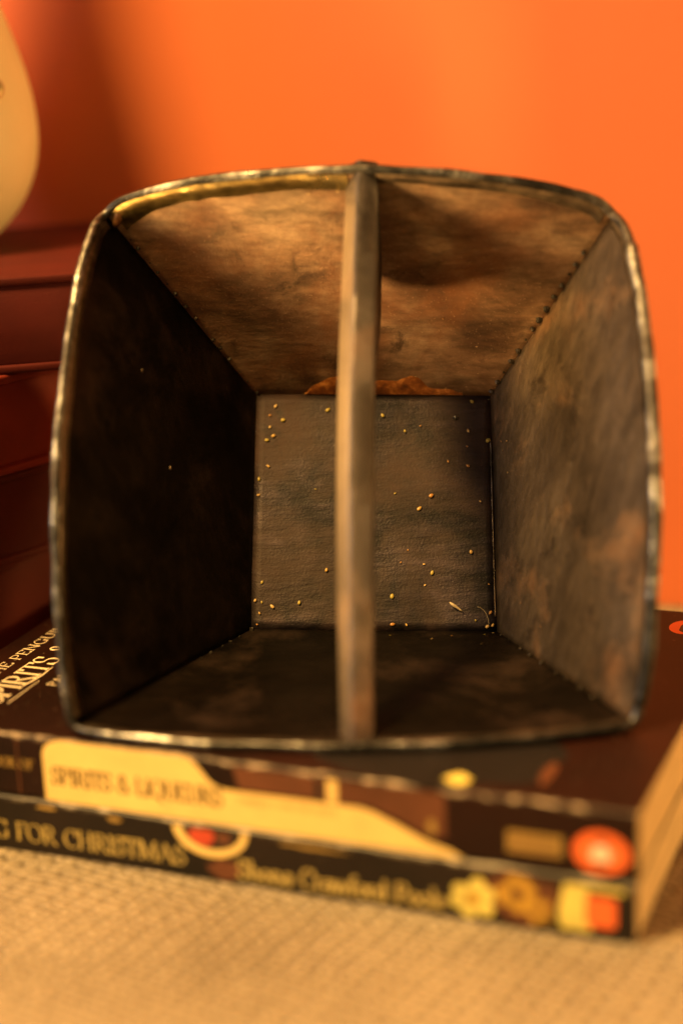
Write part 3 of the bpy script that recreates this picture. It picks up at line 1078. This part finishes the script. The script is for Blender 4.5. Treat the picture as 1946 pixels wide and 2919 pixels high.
def flower(cx, cy, r, n, mat, core, sd):
    fl = printed('flower_print', blob(cx, cy, r * 0.55, r * 0.55, 16, 0.2, sd), 2, mat, B2, 0.05)
    for k in range(n):
        a = 2 * math.pi * k / n + sd
        pl = sp2(0, 0)
        m = MB()
        q = 1 + 0.35 * mnoise.noise((k * 1.7, sd * 3.1, 0.4))
        a += 0.35 * mnoise.noise((k * 2.3, sd, 4.4))
        px, py = cx + r * 0.55 * q * math.cos(a), cy + r * 0.5 * q * math.sin(a)
        pts = [(px + r * 0.48 * math.cos(b) * math.cos(a) - r * 0.38 * math.sin(b) * math.sin(a), py + r * 0.48 * math.cos(b) * math.sin(a) + r * 0.38 * math.sin(b) * math.cos(a)) for b in [2 * math.pi * i / 12 for i in range(12)]]
        pts = [(x, max(-T1 - T2 + 0.6, min(TOPB, y))) for x, y in pts]
        m.poly([pl(x, y, 0.055 + 0.006 * k) for x, y in pts])
        m.build('petal', mat, fl)
    m = MB()
    m.poly([sp2(0, 0)(x, y, 0.12) for x, y in blob(cx, cy, r * 0.3, r * 0.3, 12, 0.2, sd)])
    m.build('flower_heart', core, fl)


printed('foliage_print', blob(168.5, -24.8, 9.5, 6.4, 30, 0.35, 3.0), 2, brown_p, B2, 0.02)
flower(157.2, -26.6, 5.6, 6, lime_p, gold_p, 0.3)
flower(168.0, -23.6, 5.0, 7, gold_p, brown_p, 1.1)
flower(172.8, -27.4, 3.6, 5, gold_p, brown_p, 2.0)
printed('candle_print', [(179.0, -19.2), (184.6, -19.2), (184.6, -21.0), (185.4, -30.6), (178.2, -30.8), (177.4, -27.0)], 2, lime_p, B2, 0.05)
printed('top_line', [(184.6, -19.0), (193.0, -19.0), (193.0, -20.2), (184.6, -20.2)], 2, lime_p, B2, 0.05)
sq = []
for (cx, cy, a) in ((190.2, -22.6, 0), (190.2, -28.2, -90), (184.9, -28.2, -180), (184.9, -22.6, -270)):
    for k in range(5):
        b = R(a + 90 - k * 22.5)
        sq.append((cx + 0.9 * math.cos(b), cy + 0.9 * math.sin(b)))
em = printed('emblem', sq, 2, orange, B2, 0.08)

# --- upper cover: lettering and pictures lie flat on it
def oncover(s0, d0):
    def f(x, y, lift):      # text runs away from the spine, its top towards the head
        return (s0 - y - L1 / 2, d0 + x - W1 / 2, T1 + lift)
    return f


lettering('THE PENGUIN BOOK OF', 3.4, 76.0, oncover(9.6, 31.0), 0.14, 0.06, 'cover_text', white_p, B1, 0.02)
lettering('SPIRITS & LIQUEURS', 7.4, 98.0, oncover(21.0, 15.5), 0.14, 0.05, 'cover_text', white_p, B1, 0.02)
lettering('PAMELA VANDYKE PRICE', 2.8, 60.0, oncover(29.4, 31.5), 0.14, 0.06, 'cover_text', white_p, B1, 0.02)


def coverpatch(name, pts, mat, lift, parent=None):
    pl = oncover(0, 0)
    m = MB()
    m.prism([pl(d, -s, lift - 0.03) for s, d in pts], [pl(d, -s, lift) for s, d in pts])
    return m.build(name, mat, parent or B1)


coverpatch('cover_rule', [(23.2, 17.5), (23.55, 17.5), (23.4, 34), (23.2, 34)], white_p, 0.02)
coverpatch('swash', [(21.0, 29.0), (21.8, 33.0), (22.2, 38.0), (21.8, 44.0), (21.6, 44.0), (21.7, 38.0), (21.2, 33.0), (20.6, 30.0)], white_p, 0.03)
ep = coverpatch('emblem', blob(182.6, 120.5, 4.3, 5.6, 36), orange, 0.03)
coverpatch('emblem_bird', [(182.6 + y * 1.3, 120.5 + x * 4.2) for x, y in ((-1.0, 0.2), (-0.7, -0.8), (0.2, -0.9), (0.9, -0.3), (0.9, 0.6), (0.1, 0.9), (-0.6, 1.0))], dark_p, 0.05, ep)
coverpatch('emblem_breast', [(182.6 + 0.25 + y * 0.75, 120.5 + x * 2.6) for x, y in ((-0.9, 0.0), (-0.3, -0.7), (0.7, -0.4), (0.8, 0.5), (0, 0.9))], white_p, 0.07, ep)
coverpatch('dark_patch', blob(139.0, 24.0, 34.0, 23.0, 40, 0.25, 1.0), dark_p, 0.015)  # irregular black patch on the front half of the cover
coverpatch('lemon_picture', blob(151.6, 6.2, 3.2, 3.0, 24, 0.35, 2.0), lime_p, 0.03)
coverpatch('amber_picture', blob(171.0, 15.0, 1.6, 6.5, 20, 0.4, 3.0), brown_p, 0.03)

# ------------------------------------------------------------------ red hardbacks behind on the left
def redmat(name, c0, c1, seed):
    n = NT(name)
    f = n.noise(40, 5, 0.6, n.map(loc=(seed, 0, 0)))
    c = n.ramp(f, [(0.3, c0), (0.7, c1)])
    n.set(Base_Color=c, Roughness=0.7, Specular_IOR_Level=0.25)
    n.bump(n.noise(1100, 3, 0.6), 0.25, 0.0003)
    return n.m


def hardback(z0, z1, p, az, L, Wd, mat, pmat, along, label):
    """spine faces -y of its own frame; p = a point of the spine face (mm), 'along' = distance from p to the near end"""
    T = z1 - z0
    d = Vector((math.cos(R(az)), math.sin(R(az)), 0))
    nn = Vector((-d.y, d.x, 0))
    c = Vector((p[0], p[1], 0)) + d * (L / 2 - along) + nn * (Wd / 2)
    b = empty('hardback_book', (c.x, c.y, z0), R(az))
    tag(b, label, 'hardback book', 'stack of red hardbacks behind the measure')
    th = 2.6
    ov = 2.6
    for nm, za, zb in (('back_board', 0, th), ('front_board', T - th, T)):
        m = MB()
        m.box(-L / 2, L / 2, -Wd / 2 + 0.6, Wd / 2, za, zb)
        m.build(nm, mat, b, True, (0, 0, 0), 0.7)
    # rounded spine
    m = MB()
    rows = []
    K = 14
    for i in range(9):
        s = -L / 2 + 1 + (L - 2) * i / 8
        r = []
        for k in range(K + 1):
            q = k / K
            z = 1.4 + (T - 2.8) * q
            y = -Wd / 2 - 1.6 * math.sin(math.pi * q) + 1.8 + 0.3 * mnoise.noise((i * 0.5, k * 0.3, z0 * 0.1))
            r.append((s, y, z))
        for k in range(K, -1, -1):
            q = k / K
            r.append((s, -Wd / 2 - 1.4 * math.sin(math.pi * q) + 4.2, 1.4 + (T - 2.8) * q))
        rows.append(r)
    bb = m.grid(rows, close=True)
    k2 = 2 * (K + 1)
    m.f.append(tuple(range(bb, bb + k2)))
    m.f.append(tuple(range(bb + 8 * k2, bb + 9 * k2)))
    m.build('spine', mat, b, True)
    m = MB()
    m.box(-L / 2 + ov, L / 2 - ov, -Wd / 2 + 4.3, Wd / 2 - ov, th + 0.05, T - th - 0.05)
    m.build('page_block', pmat, b)
    return b


r1 = redmat('red_cloth', (0.055, 0.0048, 0.003), (0.085, 0.0075, 0.0045), 0.0)
r2 = redmat('maroon_cloth', (0.17, 0.020, 0.010), (0.25, 0.032, 0.014), 3.0)
r3 = redmat('deep_maroon_cloth', (0.055, 0.006, 0.0035), (0.085, 0.010, 0.0055), 6.0)
CLT = CZ + 0.9
hardback(CLT, 15.9, (-100.5, 512), 66, 205, 132, r3, pap, 112, 'thick deep maroon hardback at the bottom of the stack of red books')
hardback(16.0, 43.5, (-98.5, 510.5), 48, 190, 125, r3, pap, 120, 'deep maroon hardback second from the bottom of the stack of red books')
hardback(43.6, 72.9, (-96.5, 510.5), 50, 190, 125, r2, pap, 118, 'maroon hardback second from the top of the stack of red books')
hardback(73.0, 101.0, (-94.4, 512.8), 11.3, 190, 118, r1, pap, 150, 'bright red hardback on top of the stack, turned squarer to the front')


# ------------------------------------------------------------------ tan vase on the stack
def make_vase():
    n = NT('tan_glaze')
    c = n.ramp(n.noise(26, 4, 0.55), [(0.3, (0.78, 0.76, 0.46)), (0.7, (0.88, 0.86, 0.55))])
    n.set(Base_Color=c, Roughness=0.42)
    n.bump(n.noise(90, 4, 0.6), 0.12, 0.0006)
    C = Vector((-136.5, 586.0, 101.1))
    v = empty('vase', tuple(C))
    tag(v, 'rounded tan vase at the left edge, standing on the red books', 'vase')
    prof = [(0, 0.4), (22, 0.4), (24.5, 0.0), (27, 1.2), (33, 6), (39, 13.5), (43.4, 23), (45, 33.5), (44.3, 44), (42.2, 55), (38.8, 66), (35, 78), (31.5, 90), (27, 108), (22.5, 128), (18, 148), (15.2, 168), (13.4, 190), (12.4, 215), (12.6, 234), (14.5, 243), (17.0, 247), (16.8, 248.5), (13.4, 244), (10.6, 230), (10.5, 200), (0, 180)]
    m = MB()
    N = 64
    rows = [[(r * math.cos(2 * math.pi * k / N), r * math.sin(2 * math.pi * k / N), z) for k in range(N)] for r, z in prof]
    m.grid(rows, close=True)
    o = m.build('body', n.m, v, True)
    s = o.modifiers.new('smooth', 'SUBSURF')
    s.levels = 1
    s.render_levels = 2
    # curled relief mark on the right of its belly
    m = MB()
    pts = []
    for k in range(15):
        t = k / 14
        a = R(-52 + 24 * math.sin(0.3 + t * math.pi * 0.8))
        z = 57 - 13 * t
        r = 44.9 - max(0, (z - 44) * 0.25) - 0.1
        pts.append((r * math.cos(a), r * math.sin(a), z))
    m.tube(pts, [0.4 + 0.7 * math.sin(math.pi * min(1, (k + 1) / 15.5)) for k in range(15)], 8)
    m.build('relief_curl', flat('tan_glaze_curl', (0.58, 0.45, 0.22), 0.4), v, True)


make_vase()
